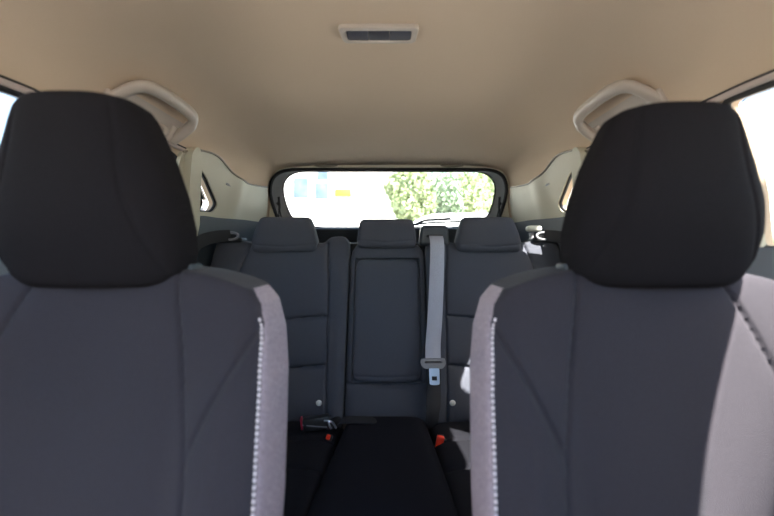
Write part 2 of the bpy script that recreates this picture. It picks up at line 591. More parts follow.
# rear wall with the tailgate opening
W_BACK_OUT = round_poly([(-.560, .404), (.560, .404), (.612, .31), (.572, .135), (.52, .105), (-.52, .105), (-.582, .135), (-.622, .31)],
                        [.10, .10, .08, .06, .06, .06, .06, .08], 8)
W_BACK_IN = round_poly([(-.50, .408), (.50, .408), (.572, .335), (.535, .165), (.43, .122), (-.43, .122), (-.535, .165), (-.572, .335)],
                       [.07, .07, .08, .07, .09, .09, .07, .08], 8)
outl = []
for z in np.linspace(-.94, .37, 30):
    outl.append((sideX(Yr(z), z) + .01, z))
top = [(x * lat(1.96), z + droof(1.96)) for x, z in prof(1.96) if z + droof(1.96) > .375][::-1]
top = [(x, z + .006) for x, z in top]
half = outl + top
poly = [(-x, z) for x, z in half][:-1] + [(x, z) for x, z in half[::-1]]
bm = fill_poly(poly, (0, 2), .04)
r = bmesh.ops.extrude_face_region(bm, geom=bm.faces[:])
for g in r['geom']:
    if isinstance(g, bmesh.types.BMVert): g.co.y += .03
me = boolean(bm_mesh(bm), [prism_y(W_BACK_OUT, -.1, .1)])
for v in me.vertices:
    v.co.y += Yr(v.co.z)
wr = link('wall_rear', me, M['header'])
tag(wr, 'pale trim around the tailgate window', kind='structure')
# dark lower tailgate trim
bm = fill_poly([(-.62, -.9), (-.62, .07), (-.57, .098), (-.50, .108), (.50, .108), (.57, .098), (.62, .07), (.62, -.9)], (0, 2), .04)
r = bmesh.ops.extrude_face_region(bm, geom=bm.faces[:])
for g in r['geom']:
    if isinstance(g, bmesh.types.BMVert): g.co.y += .03
me = bm_mesh(bm)
for v in me.vertices: v.co.y += Yr(v.co.z) - .018
tag(link('trim_13', me, M['dark_plastic']), 'dark lower tailgate trim under the rear window', kind='structure')
# grey reveal between opening and glass, black seal, glass
n = len(W_BACK_OUT)
V = []
for k, (p2, dy) in enumerate(((W_BACK_OUT, .0), (W_BACK_IN, .062))):
    for p in p2: V.append((p[0], Yr(p[1]) + dy, p[1]))
for k, (p2, dy) in enumerate(((W_BACK_OUT, .006), (W_BACK_IN, .068))):
    for p in p2: V.append((p[0] * 1.012, Yr(p[1]) + dy, .27 + (p[1] - .27) * 1.03))
Fc = []
for i in range(n):
    j = (i + 1) % n
    Fc += [(i, j, n + j, n + i), (2 * n + i, 3 * n + i, 3 * n + j, 2 * n + j)]
bm = bmesh.new(); bm.from_mesh(py_mesh(V, Fc))
tag(link('trim_14', bm_mesh(bm), M['reveal']), 'grey frame around the rear glass', kind='structure')
t = tube('trim_15', [(p[0], Yr(p[1]) - .004, p[1]) for p in W_BACK_OUT], .009, M['rubber'], seg=8, closed=True)
tag(t, 'black rubber seal around the tailgate opening', kind='structure')
bm = fill_poly([(p[0] * 1.02, .27 + (p[1] - .27) * 1.05) for p in W_BACK_IN], (0, 2), .1)
for v in bm.verts: v.co.y = Yr(v.co.z) + .068
r = bmesh.ops.extrude_face_region(bm, geom=bm.faces[:])
for g in r['geom']:
    if isinstance(g, bmesh.types.BMVert): g.co.y += .004
gl = link('window_7', bm_mesh(bm), M['rear_glass'], smooth=False)
tag(gl, 'rear window glass', kind='structure')
tube('window_border', [(p[0], Yr(p[1]) + .062, p[1]) for p in W_BACK_IN], .005, M['rubber'], gl, seg=6, closed=True)

# windscreen, dash and front bulkhead behind the lens
bm = bmesh.new()
for a in range(9):
    pass
V = []; Fc = []
for a in range(13):
    t = a / 12
    y = -.085 - .66 * t
    z = .392 - .44 * t
    for b in range(13):
        s = -1 + 2 * b / 12
        V.append((s * (.56 + .09 * t), y - .05 * (1 - s * s) * t, z + .02 * (1 - s * s)))
for a in range(12):
    for b in range(12):
        i = a * 13 + b
        Fc.append((i, i + 1, i + 14, i + 13))
bm.from_mesh(py_mesh(V, Fc))
r = bmesh.ops.extrude_face_region(bm, geom=bm.faces[:])
for g in r['geom']:
    if isinstance(g, bmesh.types.BMVert): g.co.z += .005
tag(link('window_8', bm_mesh(bm), M['glass']), 'windscreen', kind='structure')
bm = bmesh.new(); add_box(bm, (0, -.56, -.32), (1.30, .36, .28), .08, seg=4)
tag(link('trim_16', bm_mesh(bm), M['black_plastic']), 'dashboard top', kind='structure')
bm = bmesh.new(); add_box(bm, (0, -.77, -.56), (1.38, .03, .80))
tag(link('wall_front', bm_mesh(bm), M['dark_plastic']), 'front bulkhead', kind='structure')

# ------------------------------------------------------------------ cushions
def dist_poly(X, Z, pts):
    d = np.full(X.shape, 1e9)
    for (a, b) in zip(pts[:-1], pts[1:]):
        ax, az = a; bx, bz = b
        dx, dz = bx - ax, bz - az
        L = dx * dx + dz * dz + 1e-12
        t = np.clip(((X - ax) * dx + (Z - az) * dz) / L, 0, 1)
        d = np.minimum(d, np.hypot(X - ax - t * dx, Z - az - t * dz))
    return d

def curve2(pts, k=6):
    return [tuple(v)[:2] for v in smooth_path([(a, b, 0) for a, b in pts], k)]

def pillow(nu, nv, cx, hw, zlo, zhi, Tf, Tb, yc, p=4.0, q=6.0, seams=(), sw=.0042, sd=.006, extra=None, pb=None):
    """closed cushion: outline from hw(v), height from zlo to zhi(u), front depth Tf, back depth Tb about the sheet yc(z)."""
    tu = np.linspace(-1, 1, nu); tv = np.linspace(-1, 1, nv)
    u1 = tu * (1.5 - .5 * tu * tu); v1 = tv * (1.35 - .35 * tv * tv)
    U, Vv = np.meshgrid(u1, v1)
    t01 = (Vv + 1) / 2
    HW = np.vectorize(hw)(t01)
    X = cx + U * HW
    zh = np.vectorize(zhi)(U) if callable(zhi) else zhi
    Z = zlo + (zh - zlo) * t01
    S = (1 - np.abs(U) ** p).clip(0) ** (1 / p) * (1 - np.abs(Vv) ** q).clip(0) ** (1 / q)
    yb = np.vectorize(yc)(Z)
    tf = np.vectorize(Tf)(U, t01) if callable(Tf) else Tf
    Yf = -tf * S
    g = np.zeros_like(X)
    for s in seams:
        d = dist_poly(X, Z, s)
        g = np.maximum(g, np.exp(-(d / sw) ** 2) + .28 * np.exp(-(d / (sw * 4.5)) ** 2))
    Yf = Yf + sd * g * np.minimum(1, S * 1.5)
    if extra is not None: Yf = Yf + extra(X, Z, U, t01) * S
    Yb = Tb * S
    F1 = np.stack([X, yb + Yf, Z], -1).reshape(-1, 3)
    B1 = np.stack([X, yb + Yb, Z], -1).reshape(-1, 3)
    V = np.vstack([F1, B1])
    n = nu * nv
    I = np.arange(n).reshape(nv, nu)
    a = I[:-1, :-1].ravel(); b = I[:-1, 1:].ravel(); c = I[1:, 1:].ravel(); d = I[1:, :-1].ravel()
    Ff = np.stack([a, b, c, d], -1)
    Fb = np.stack([a, d, c, b], -1) + n
    faces = np.vstack([Ff, Fb])
    info = {'u': np.concatenate([U.ravel()[Ff].mean(1), U.ravel()[Ff].mean(1)]), 'z': np.concatenate([Z.ravel()[Ff].mean(1)] * 2),
            'front': np.concatenate([np.ones(len(Ff), bool), np.zeros(len(Ff), bool)])}
    # weld rim: back rim vertices replaced by the front rim's
    remap = np.arange(2 * n)
    rim = np.zeros((nv, nu), bool); rim[0] = rim[-1] = True; rim[:, 0] = rim[:, -1] = True
    ids = I[rim]
    remap[ids + n] = ids
    faces = remap[faces]
    return V, faces, info

def sub_mesh(V, faces, mask):
    f = faces[mask]
    used, inv = np.unique(f.ravel(), return_inverse=True)
    f = inv.reshape(f.shape)
    me = bpy.data.meshes.new('mesh')
    me.from_pydata(V[used].tolist(), [], f.tolist())
    return me

def mirror(V, faces, sgn):
    """the right-hand shape (sgn=1) or its mirror image."""
    if sgn > 0: return V, faces
    V = V.copy(); V[:, 0] *= -1
    return V, faces[:, ::-1]

def put(name, V, faces, m, parent, sgn=1, mask=None):
    V, faces = mirror(V, faces, sgn)
    if mask is None: mask = np.ones(len(faces), bool)
    return link(name, sub_mesh(V, faces, mask), m, parent, auto=75)

# ---------------------------------------------------------------- front seats (shape written for the photo's right-hand one, mirrored for the other)
FC = .362
def yF(z): return .565 + .28 * (z + .04)
def front_seat(sgn, label):
    t = thing('front_seat', (sgn * FC, .20, -.95), label, 'car seat', 'front seats')
    def hw(v):
        z = -.66 + .635 * v
        a = float(np.interp(z, [-.66, -.5, -.3, -.15, -.09, -.05, -.03, -.025], [.236, .238, .238, .232, .224, .211, .195, .180]))
        return a
    seams = [
        curve2([(FC - .097, -.02), (FC - .101, -.05), (FC - .118, -.12), (FC - .134, -.19), (FC - .146, -.25), (FC - .154, -.36), (FC - .156, -.66)]),
        curve2([(FC - .221, -.085), (FC - .200, -.125), (FC - .175, -.175), (FC - .147, -.235)]),
        curve2([(FC + .074, -.02), (FC + .092, -.05), (FC + .118, -.12), (FC + .136, -.19), (FC + .150, -.25), (FC + .158, -.36), (FC + .16, -.66)]),
        curve2([(FC + .221, -.085), (FC + .200, -.125), (FC + .175, -.175), (FC + .151, -.232)]),
    ]
    def extra(X, Z, U, T):
        r = np.abs(X - FC)
        bol = np.where(X > FC, .55, 1.0) * np.clip((r - .11) / .08, 0, 1) * np.clip((-.06 - Z) / .12, 0, 1)
        bol = bol * bol * (3 - 2 * bol)
        return -.028 * bol + .006 * np.exp(-((X - FC) / .07) ** 2)
    V, Fa, inf = pillow(190, 210, FC, hw, -.66, lambda u: -.028 - .020 * abs(u) ** 4 + .006 * (1 - u * u), .055, .055, yF, p=10.0, q=12.0, seams=seams, sw=.0028, sd=.005, extra=extra)
    au = np.abs(inf['u'])
    lim = .980 + np.clip((inf['z'] + .12) / .07, 0, 1) * .019
    side = (au > lim) & (inf['z'] < -.052)
    back = put('backrest', V, Fa, M['fabric'], t, sgn, ~side)
    for s in (-1, 1):
        o = put('side_panel', V, Fa, M['mauve'], t, sgn, side & (np.sign(inf['u']) == s))
        o['label'] = 'mauve-grey woven side bolster panel'
    # white topstitching along the inboard and outboard bolster edges: two rows of short dashes
    nu, nv = 190, 210
    Fr = V[:nu * nv].reshape(nv, nu, 3)
    tu = np.linspace(-1, 1, nu); u1 = tu * (1.5 - .5 * tu * tu)
    for s in (-1, 1):
        bv, bf = [], []
        for us in (.974,):
            ui = np.interp(s * us, u1, np.arange(nu)); i0 = int(ui); f = ui - i0
            line = Fr[:, i0] * (1 - f) + Fr[:, i0 + 1] * f
            L = np.concatenate([[0], np.cumsum(np.linalg.norm(np.diff(line, axis=0), axis=1))])
            k = 0.02
            while k < L[-1] - .02:
                a = np.array([np.interp(k, L, line[:, j]) for j in range(3)])
                b = np.array([np.interp(k + .0042, L, line[:, j]) for j in range(3)])
                k += .0068
                if a[2] > -.088: continue
                off = np.array([0, -.0006, 0])
                vv, ff = tube_geo([Vector(a + off), Vector((a + b) / 2 + off * 1.6), Vector(b + off)], .0016, 5)
                base = len(bv)
                bv += [tuple(x) for x in vv]; bf += [tuple(i + base for i in q) for q in ff]
        if sgn < 0: bv = [(-x, y, z) for x, y, z in bv]
        o = link('stitching', py_mesh(bv, bf), M['thread'], t)
        o['label'] = 'white topstitching'
    # fine dark topstitch beside the slanting seam
    bv, bf = [], []
    from mathutils.bvhtree import BVHTree
    bvh = BVHTree.FromPolygons(V.tolist(), Fa.tolist())
    for sm in (seams[1],):
        pts = [Vector((a - .004, 0, b - .003)) for a, b in sm]
        P3 = []
        for p in pts:
            h = bvh.ray_cast(Vector((p.x, -1, p.z)), Vector((0, 1, 0)))
            if h[0] is not None: P3.append(h[0])
        for a, b in zip(P3[:-1], P3[1:]):
            L = (b - a).length; k = 0
            while k + .003 < L:
                p0 = a.lerp(b, k / L); p1 = a.lerp(b, (k + .003) / L); k += .005
                vv, ff = tube_geo([p0 + Vector((0, -.0003, 0)), p1 + Vector((0, -.0003, 0))], .0006, 4)
                base = len(bv); bv += [tuple(x) for x in vv]; bf += [tuple(i + base for i in q) for q in ff]
    if sgn < 0: bv = [(-x, y, z) for x, y, z in bv]
    o = link('stitching', py_mesh(bv, bf), M['darkthread'], t); o['label'] = 'dark grey topstitching beside the slanting seam'
    # headrest
    HC = FC + .012
    def hh(v):
        return float(np.interp(v, [0, .03, .08, .18, .32, .5, .7, .86, .94, .98, 1], [.088, .101, .111, .118, .119, .113, .100, .085, .077, .071, .064]))
    def hzhi(u): return (.180 if sgn > 0 else .192) - .004 * abs(u) ** 2.5
    hs = [curve2([(HC - .052, .20), (HC - .060, .15), (HC - .070, .08), (HC - .086, .02), (HC - .100, -.02), (HC - .108, -.05)]),
          curve2([(HC + .052, .20), (HC + .060, .15), (HC + .070, .08), (HC + .086, .02), (HC + .100, -.02), (HC + .108, -.05)])]
    def hy(z): return .548 - .16 * (z + .04)
    V2, F2, i2 = pillow(130, 130, HC, hh, -.050, hzhi, lambda u, v: .056 + .020 * math.exp(-((v - .40) / .3) ** 2), .045, hy, p=3.2, q=8, seams=hs, sw=.0030, sd=.0022)
    hr = put('headrest', V2, F2, M['headrest'], t, sgn)
    hr['label'] = 'black fabric head restraint'
    for s in (-1, 1):
        x = sgn * (FC + .008 + s * .075)
        tube('headrest_post', [(x, .550, .02), (x, .556, -.03), (x, .560, -.08)], .006, M['chrome'], t)
    for s in (-1, 1):
        bm = bmesh.new(); add_box(bm, (sgn * (FC + s * .082), .555, -.026), (.05, .032, .014), .004)
        g = link('headrest_guide', bm_mesh(bm), M['dark_plastic'], t)
    # cushion of the seat, side shield
    bm = bmesh.new(); add_box(bm, (sgn * FC, .10, -.64), (.46, .52, .13), .045, seg=5)
    for v in bm.verts:
        v.co.z += .03 * max(0, (abs(v.co.x - sgn * FC) - .12) / .1) - .12 * (v.co.y + .0) * .5
    link('seat_cushion', bm_mesh(bm), M['fabric'], t)
    bm = bmesh.new(); add_box(bm, (sgn * FC, .12, -.80), (.42, .50, .20), .03, seg=3)
    link('seat_base', bm_mesh(bm), M['black_plastic'], t)
    for s in (-1, 1):
        bm = bmesh.new(); add_box(bm, (sgn * FC + s * .2, .12, -.925), (.04, .54, .05), .006)
        link('seat_rail', bm_mesh(bm), M['metal'], t)
    return t
front_seat(-1, 'charcoal front seat in even shade, white-stitched mauve bolster on its right edge')
front_seat(1, 'charcoal front seat next to the large bright side window, sunlight on its outer edge')

# ---------------------------------------------------------------- rear seats
def yR(z): return 1.455 + .36 * z
RC = .362
def rear_headrest(parent, cx, wt, wb, z0, z1, y, hp):
    def h(v): return float(np.interp(v, [0, .1, .3, .6, .85, .95, 1], [wb * .90, wb * .985, wb, (wt + wb) / 2 + .002, wt + .002, wt - .004, wt - .014]))
    V, Fa, i = pillow(64, 60, cx, h, z0, z1, .045, .045, lambda z: y + .12 * (z - z0), p=4.5, q=4.0, seams=[curve2([(cx - wb + .004, z0 + .03), (cx, z0 + .022), (cx + wb - .004, z0 + .03)])], sw=.003, sd=.002)
    o = put('headrest', V, Fa, M['fabric_rear'], parent)
    for s in (-1, 1):
        tube('headrest_post', [(cx + s * hp, y, z0 + .03), (cx + s * hp, y + .005, z0 - .05)], .005, M['chrome'], parent)
    return o

def rear_outer(sgn, label):
    t = thing('rear_seat_backrest', (sgn * .38, 1.25, -.55), label, 'seat backrest', 'rear seat backrests')
    cx = .383; H = .245
    def hw(v): return float(np.interp(v, [0, .9, .97, 1], [H, H, H - .004, H - .015]))
    def zhi(u): return .030 + .022 * math.exp(-((u + .86) / .16) ** 4) + .010 * math.exp(-((u - .8) / .25) ** 4) - .006 * (1 - u * u)
    inner = curve2([(.215, .02), (.212, -.02), (.203, -.10), (.200, -.20), (.195, -.36), (.186, -.56)])
    outer = curve2([(.495, .02), (.500, -.01), (.515, -.06), (.520, -.14), (.518, -.30), (.51, -.56)])
    tuft1 = curve2([(.202, -.222), (.28, -.228), (.36, -.236), (.45, -.230), (.518, -.222)])
    tuft2 = curve2([(.202, -.372), (.28, -.380), (.36, -.385), (.45, -.380), (.518, -.372)])
    def extra(X, Z, U, T):
        a = np.clip((np.abs(X - .36) - .15) / .05, 0, 1)
        pan = np.where(Z > -.232, (Z + .232) / .24, np.where(Z > -.38, (Z + .38) / .148, (Z + .53) / .15))
        puff = np.sin(np.clip(pan, 0, 1) * math.pi) ** .6
        return -.018 * a * np.clip((.02 - Z) / .1, 0, 1) - .010 * puff * (1 - a)
    V, Fa, inf = pillow(170, 170, cx, hw, -.545, zhi, .05, .06, yR, p=7.0, q=9.0, seams=[inner, outer, tuft1, tuft2], sw=.004, sd=.010, extra=extra)
    put('backrest', V, Fa, M['fabric_rear'], t, sgn)
    rear_headrest(t, sgn * RC - (.008 if sgn < 0 else 0), .094, .118, -.010, .120, 1.425, .06)
    # child-seat anchor button low on the panel
    bx = .205 if sgn > 0 else -.210
    zb = -.475
    bm = bmesh.new()
    bmesh.ops.create_uvsphere(bm, u_segments=20, v_segments=12, radius=.0095)
    for v in bm.verts: v.co = Vector((v.co.x + bx, v.co.y * .5 + yR(zb) - .064, v.co.z + zb))
    o = link('anchor_button', bm_mesh(bm), M['white_plastic'], t); o['label'] = 'small round white button'
    return t
rear_outer(-1, 'dark rear seat backrest wholly in shade, at the outer end beside the shaded front seat')
rear_outer(1, 'dark rear seat backrest with pale sunlit patches, under the grey belt')

# middle backrest with folding armrest panel
tm = thing('rear_seat_backrest', (0, 1.25, -.55), 'narrow middle rear backrest with the inset rounded armrest panel', 'seat backrest', 'rear seat backrests')
V, Fa, inf = pillow(110, 150, .0, lambda v: float(np.interp(v, [0, .9, .96, 1], [.134, .134, .128, .112])), -.545, .018, .045, .06, yR, p=6.0, q=8.0,
                    seams=[curve2([(-.127, -.432), (0, -.436), (.127, -.432)])], sw=.006, sd=.012,
                    extra=lambda X, Z, U, T: .028 * (np.clip((.116 - np.abs(X)) / .008, 0, 1) * np.clip((Z + .428) / .008, 0, 1) * np.clip((-.028 - Z) / .008, 0, 1)))
put('backrest', V, Fa, M['fabric_rear'], tm)
def aw(v): return float(np.interp(v, [0, .03, .08, .92, .97, 1], [.092, .106, .112, .112, .106, .092]))
V, Fa, inf = pillow(90, 130, .0, aw, -.424, -.034, .034, .02, lambda z: yR(z) - .016, p=7.0, q=11.0,
                    seams=[curve2([(-.100, -.405), (0, -.409), (.100, -.405)])], sw=.003, sd=.002)
o = put('armrest', V, Fa, M['fabric_rear'], tm); o['label'] = 'folded-up armrest with rounded corners'
rear_headrest(tm, -.003, .097, .107, .006, .113, 1.435, .05)

# rear bench cushion
tb = thing('rear_bench_cushion', (0, .95, -.95), 'long dark rear bench cushion with the smooth raised middle section', 'seat cushion')
def bench(name, x0, x1, ztop, seams, hump, m):
    nx, ny = 100, 120
    cx = (x0 + x1) / 2; H = (x1 - x0) / 2
    tu = np.linspace(-1, 1, nx); tv = np.linspace(-1, 1, ny)
    U, Vv = np.meshgrid(tu * (1.5 - .5 * tu * tu), tv * (1.4 - .4 * tv * tv))
    yy = .97 + .272 * Vv
    X = cx + U * H * (1 + hump * (1.1 - yy) * .6)
    S = (1 - np.abs(U) ** 7).clip(0) ** (1 / 7) * (1 - np.abs(Vv) ** 6).clip(0) ** (1 / 6)
    Z = -.64 + (ztop + .64 + .06 * (1.2 - yy) * .5) * S
    for s in seams:
        d = dist_poly(X, yy, s)
        Z -= .009 * (np.exp(-(d / .0045) ** 2) + .4 * np.exp(-(d / .02) ** 2)) * S
    Zb = np.where(S > 0, -.64 - .10 * S, -.64)
    T_ = np.stack([X, yy, Z], -1).reshape(-1, 3); B_ = np.stack([X, yy, Zb], -1).reshape(-1, 3)
    n = nx * ny; I = np.arange(n).reshape(ny, nx)
    a = I[:-1, :-1].ravel(); b = I[:-1, 1:].ravel(); c = I[1:, 1:].ravel(); d = I[1:, :-1].ravel()
    Ft = np.stack([a, b, c, d], -1); Fb = np.stack([a, d, c, b], -1) + n
    faces = np.vstack([Ft, Fb]); remap = np.arange(2 * n)
    rim = np.zeros((ny, nx), bool); rim[0] = rim[-1] = True; rim[:, 0] = rim[:, -1] = True
    remap[I[rim] + n] = I[rim]
    faces = remap[faces]
    VV = np.vstack([T_, B_])
    return link(name, sub_mesh(VV, faces, np.ones(len(faces), bool)), m, tb, auto=75)
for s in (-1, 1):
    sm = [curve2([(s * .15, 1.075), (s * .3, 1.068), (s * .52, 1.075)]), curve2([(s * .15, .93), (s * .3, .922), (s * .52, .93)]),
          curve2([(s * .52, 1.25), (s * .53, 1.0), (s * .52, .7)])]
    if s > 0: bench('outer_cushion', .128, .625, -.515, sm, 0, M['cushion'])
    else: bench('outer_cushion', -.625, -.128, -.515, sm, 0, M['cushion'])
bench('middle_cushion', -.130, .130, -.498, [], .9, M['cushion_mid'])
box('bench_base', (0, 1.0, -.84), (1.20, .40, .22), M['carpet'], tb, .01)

# ---------------------------------------------------------------- centre belt
YB = lambda z: yR(z) - .083
tbelt = thing('seat_belt', (.15, 1.30, -.54), 'grey webbing belt with steel tongue hanging over the rear backrest', 'seat belt')
bm = bmesh.new()
add_box(bm, (.170, 1.452, .052), (.108, .075, .075), .014, seg=4)
for v in bm.verts:
    k = (v.co.z - .015) / .075
    v.co.x = .170 + (v.co.x - .170) * (1.04 - .14 * k)
ho = link('retractor_cover', bm_mesh(bm), M['dark_plastic'], tbelt)
bm = bmesh.new(); add_box(bm, (.170, 1.4135, .050), (.060, .006, .010), .002)
link('belt_slot', bm_mesh(bm), M['rubber'], ho)
z = [.050, .030, .0, -.05, -.12, -.2, -.28, -.36, -.372]
pts = smooth_path([(.174, 1.408, .050), (.174, 1.376, .030), (.174, 1.365, .0), (.171, YB(-.06), -.06), (.165, YB(-.14), -.14), (.158, YB(-.22), -.22), (.149, YB(-.30), -.30), (.147, YB(-.345) - .004, -.345)], 4)
strip('webbing', pts, (1, .06, 0), .049, .0024, M['belt'], tbelt)
pts = smooth_path([(.147, YB(-.345) - .002, -.348), (.148, YB(-.39) + .012, -.39), (.146, YB(-.45) + .004, -.45), (.142, YB(-.49) + .002, -.49), (.138, 1.195, -.52), (.136, 1.20, -.545)], 4)
o = strip('webbing', pts, (1, .10, 0), [.047] * 6 + [.044] * 6 + [.040] * 9, .0022, M['belt_dark'], tbelt)  # same belt in a darker colour, painting the shade on its twisted run
o['label'] = 'lap end of the webbing, shade of its twist put into a dark colour'
# moulded tongue grip with slot, and steel blade
yb = YB(-.365)
bm = bmesh.new()
gp = round_poly([(-.038, .012), (.038, .012), (.040, -.004), (.028, -.016), (-.028, -.016), (-.040, -.004)], .006, 4)
a = [bm.verts.new((.146 + p[0], yb - .012, -.366 + p[1])) for p in gp]
b = [bm.verts.new((.146 + p[0], yb - .001, -.366 + p[1])) for p in gp]
bm.faces.new(a); bm.faces.new(b[::-1])
for i in range(len(a)): bm.faces.new((a[i], b[i], b[(i + 1) % len(a)], a[(i + 1) % len(a)]))
gm = boolean(bm_mesh(bm), [prism_y(round_poly([(.146 - .027, -.3605), (.146 + .027, -.3605), (.146 + .027, -.3655), (.146 - .027, -.3655)], .002, 2), .5, 2)])
for v in gm.vertices: v.co.y += .36 * (v.co.z + .366); v.co.z += .012
gr = link('tongue_grip', gm, M['grey_plastic'], tbelt); gr['label'] = 'moulded grey plastic grip of the tongue'
bm = bmesh.new()
gp = round_poly([(-.016, 0), (.016, 0), (.0155, -.044), (.006, -.046), (-.006, -.046), (-.0155, -.044)], .004, 3)
a = [bm.verts.new((.148 + p[0], yb - .009, -.380 + p[1])) for p in gp]
b = [bm.verts.new((.148 + p[0], yb - .005, -.380 + p[1])) for p in gp]
bm.faces.new(a); bm.faces.new(b[::-1])
for i in range(len(a)): bm.faces.new((a[i], b[i], b[(i + 1) % len(a)], a[(i + 1) % len(a)]))
gm = boolean(bm_mesh(bm), [prism_y([(.140, -.402), (.156, -.402), (.156, -.414), (.140, -.414)], .5, 2)])
for v in gm.vertices: v.co.y += .36 * (v.co.z + .366) - .006; v.co.z += .012
bl = link('tongue_blade', gm, M['metal'], tbelt); bl['label'] = 'steel blade with a square hole'

# buckles
bk = thing('belt_buckle', (-.215, 1.14, -.53), 'black belt buckle lying on its side on the shaded cushion, dark red end', 'belt buckle', 'seat belt buckles')
rot = Matrix.Rotation(math.radians(-6), 3, 'Y') @ Matrix.Rotation(math.radians(8), 3, 'Z')
box('housing', (-.198, 1.120, -.492), (.076, .030, .036), M['black_plastic'], bk, .006, rot)
o = box('release_button', (-.238, 1.113, -.490), (.006, .024, .032), M['darkred'], bk, .002, rot); o['label'] = 'dark red release button'
strip('piping', [(-.234, 1.102, -.491), (-.20, 1.103, -.495), (-.165, 1.105, -.498)], (0, 0, 1), .003, .002, M['grey_plastic'], bk)
tube('wire_fork', smooth_path([(-.172, 1.100, -.478), (-.162, 1.094, -.476), (-.150, 1.096, -.480), (-.144, 1.10, -.490), (-.140, 1.104, -.500)], 4), .003, M['metal'], bk, seg=8)
tube('wire_fork', smooth_path([(-.160, 1.095, -.478), (-.157, 1.093, -.488), (-.153, 1.096, -.498)], 4), .003, M['metal'], bk, seg=8)
strip('stalk', smooth_path([(-.170, 1.12, -.496), (-.158, 1.15, -.508), (-.145, 1.19, -.52), (-.14, 1.21, -.545)], 4), (0, .4, 1), .03, .004, M['belt_dark'], bk)

bk2 = thing('belt_buckle', (-.178, 1.10, -.53), 'small bright red buckle end poking up beside the sideways black buckle', 'belt buckle', 'seat belt buckles')
box('housing', (-.160, 1.095, -.532), (.018, .026, .03), M['black_plastic'], bk2, .004, Matrix.Rotation(math.radians(14), 3, 'Y'))
box('release_button', (-.158, 1.081, -.514), (.012, .008, .014), M['red'], bk2, .003, Matrix.Rotation(math.radians(20), 3, 'Y'))
bk3 = thing('belt_buckle', (.142, 1.10, -.53), 'bright orange-red buckle in the gap beside the raised middle cushion, below the grey belt', 'belt buckle', 'seat belt buckles')
box('housing', (.158, 1.095, -.545), (.026, .032, .050), M['black_plastic'], bk3, .004, Matrix.Rotation(math.radians(12), 3, 'Y'))
box('release_button', (.148, 1.079, -.528), (.020, .014, .036), M['red'], bk3, .003, Matrix.Rotation(math.radians(12), 3, 'Y'))
# flat strap end on the middle cushion
st = strip('fabric_strap', smooth_path([(-.138, 1.155, -.508), (-.12, 1.150, -.4975), (-.08, 1.140, -.493), (-.045, 1.128, -.490), (-.030, 1.122, -.494)], 4), (.2, 1, 0), [.046] * 12 + [.044, .040, .034, .026, .018], .004, M['belt_dark'])
tag(st, 'short black fabric strap lying flat on the raised middle cushion', 'strap')

# seat-back release latches with belt guides on the outer shoulders
def latch(sgn, label, pale):
    t = thing('seat_release_latch', (sgn * .56, 1.44, .035), label, 'seat latch', 'seat release latches')
    bm = bmesh.new(); add_box(bm, (sgn * .580, 1.445, .036), (.110, .06, .018), .007, seg=3)
    link('bezel', bm_mesh(bm), M['black_plastic'], t)
    pts = [(sgn * .562 + .026 * math.cos(a), 1.412 + .006 * math.sin(a), .050 + .013 * math.sin(a)) for a in np.linspace(0, 2 * math.pi, 20, endpoint=False)]
    tube('belt_guide', pts, .0045, M['grey_plastic'], t, seg=8, closed=True)
    bm = bmesh.new(); add_box(bm, (sgn * .562, 1.425, .050), (.034, .012, .016), .004)
    link('release_lever', bm_mesh(bm), M['rubber'], t)
    if pale:
        bm = bmesh.new(); add_box(bm, (sgn * .535, 1.44, .078), (.052, .040, .022), .010, seg=4)
        o = link('knob', bm_mesh(bm), M['cream_plastic'], t); o['label'] = 'pale rounded knob'
        tube('knob_stem', [(sgn * .53, 1.44, .068), (sgn * .527, 1.44, .040)], .008, M['grey_plastic'], t)
latch(-1, 'black plastic latch with oval belt ring on the shaded outer shoulder', False)
latch(1, 'black plastic latch with oval ring under a pale knob', True)
for sgn, lab in ((-1, 'black shoulder belt running from the plain latch to the shaded pillar'), (1, 'black shoulder belt running from the latch with the pale knob')):
    o = strip('shoulder_belt', smooth_path([(sgn * .565, 1.415, .052), (sgn * .59, 1.36, .046), (sgn * .612, 1.30, .030), (sgn * .625, 1.26, -.01), (sgn * .628, 1.25, -.15), (sgn * .628, 1.25, -.4)], 4), (0, .3, 1), .042, .003, M['belt_dark'])
    tag(o, lab, 'seat belt', 'outer seat belts')

# load cover
cv = thing('load_cover', (0, 1.75, -.02), 'dark fabric load cover stretched behind the rear seats', 'load cover')
box('cover_sheet', (0, 1.80, .004), (1.08, .50, .006), M['dark_plastic'], cv, .002)
tube('roller', [(-.58, 1.545, .0), (.58, 1.545, .0)], .028, M['black_plastic'], cv, seg=16)

# lift cords at the tailgate sides
for sgn, lab in ((-1, 'thin black cord and pin at the tailgate edge, on the side of the blue windows'), (1, 'thin black cord and pin at the tailgate edge, on the side of the green trees')):
    t = thing('lift_cord', (sgn * .55, 2.03, .05), lab, 'cord', 'tailgate lift cords')
    tube('pin', [(sgn * .585, Yr(.235) + .02, .245), (sgn * .568, Yr(.235) - .02, .235)], .008, M['rubber'], t)
    tube('pin_bracket', [(sgn * .572, Yr(.25) - .005, .275), (sgn * .568, Yr(.23) - .012, .215)], .006, M['rubber'], t)
    tube('cord', smooth_path([(sgn * .568, 2.03, .228), (sgn * .562, 2.03, .19), (sgn * .548, 2.03, .15), (sgn * .515, 2.02, .115), (sgn * .46, 2.00, .09)], 5), .0035, M['rubber'], t, seg=6)
    tube('cord', [(sgn * .570, 2.03, .22), (sgn * .570, 2.04, .09)], .003, M['rubber'], t, seg=6)

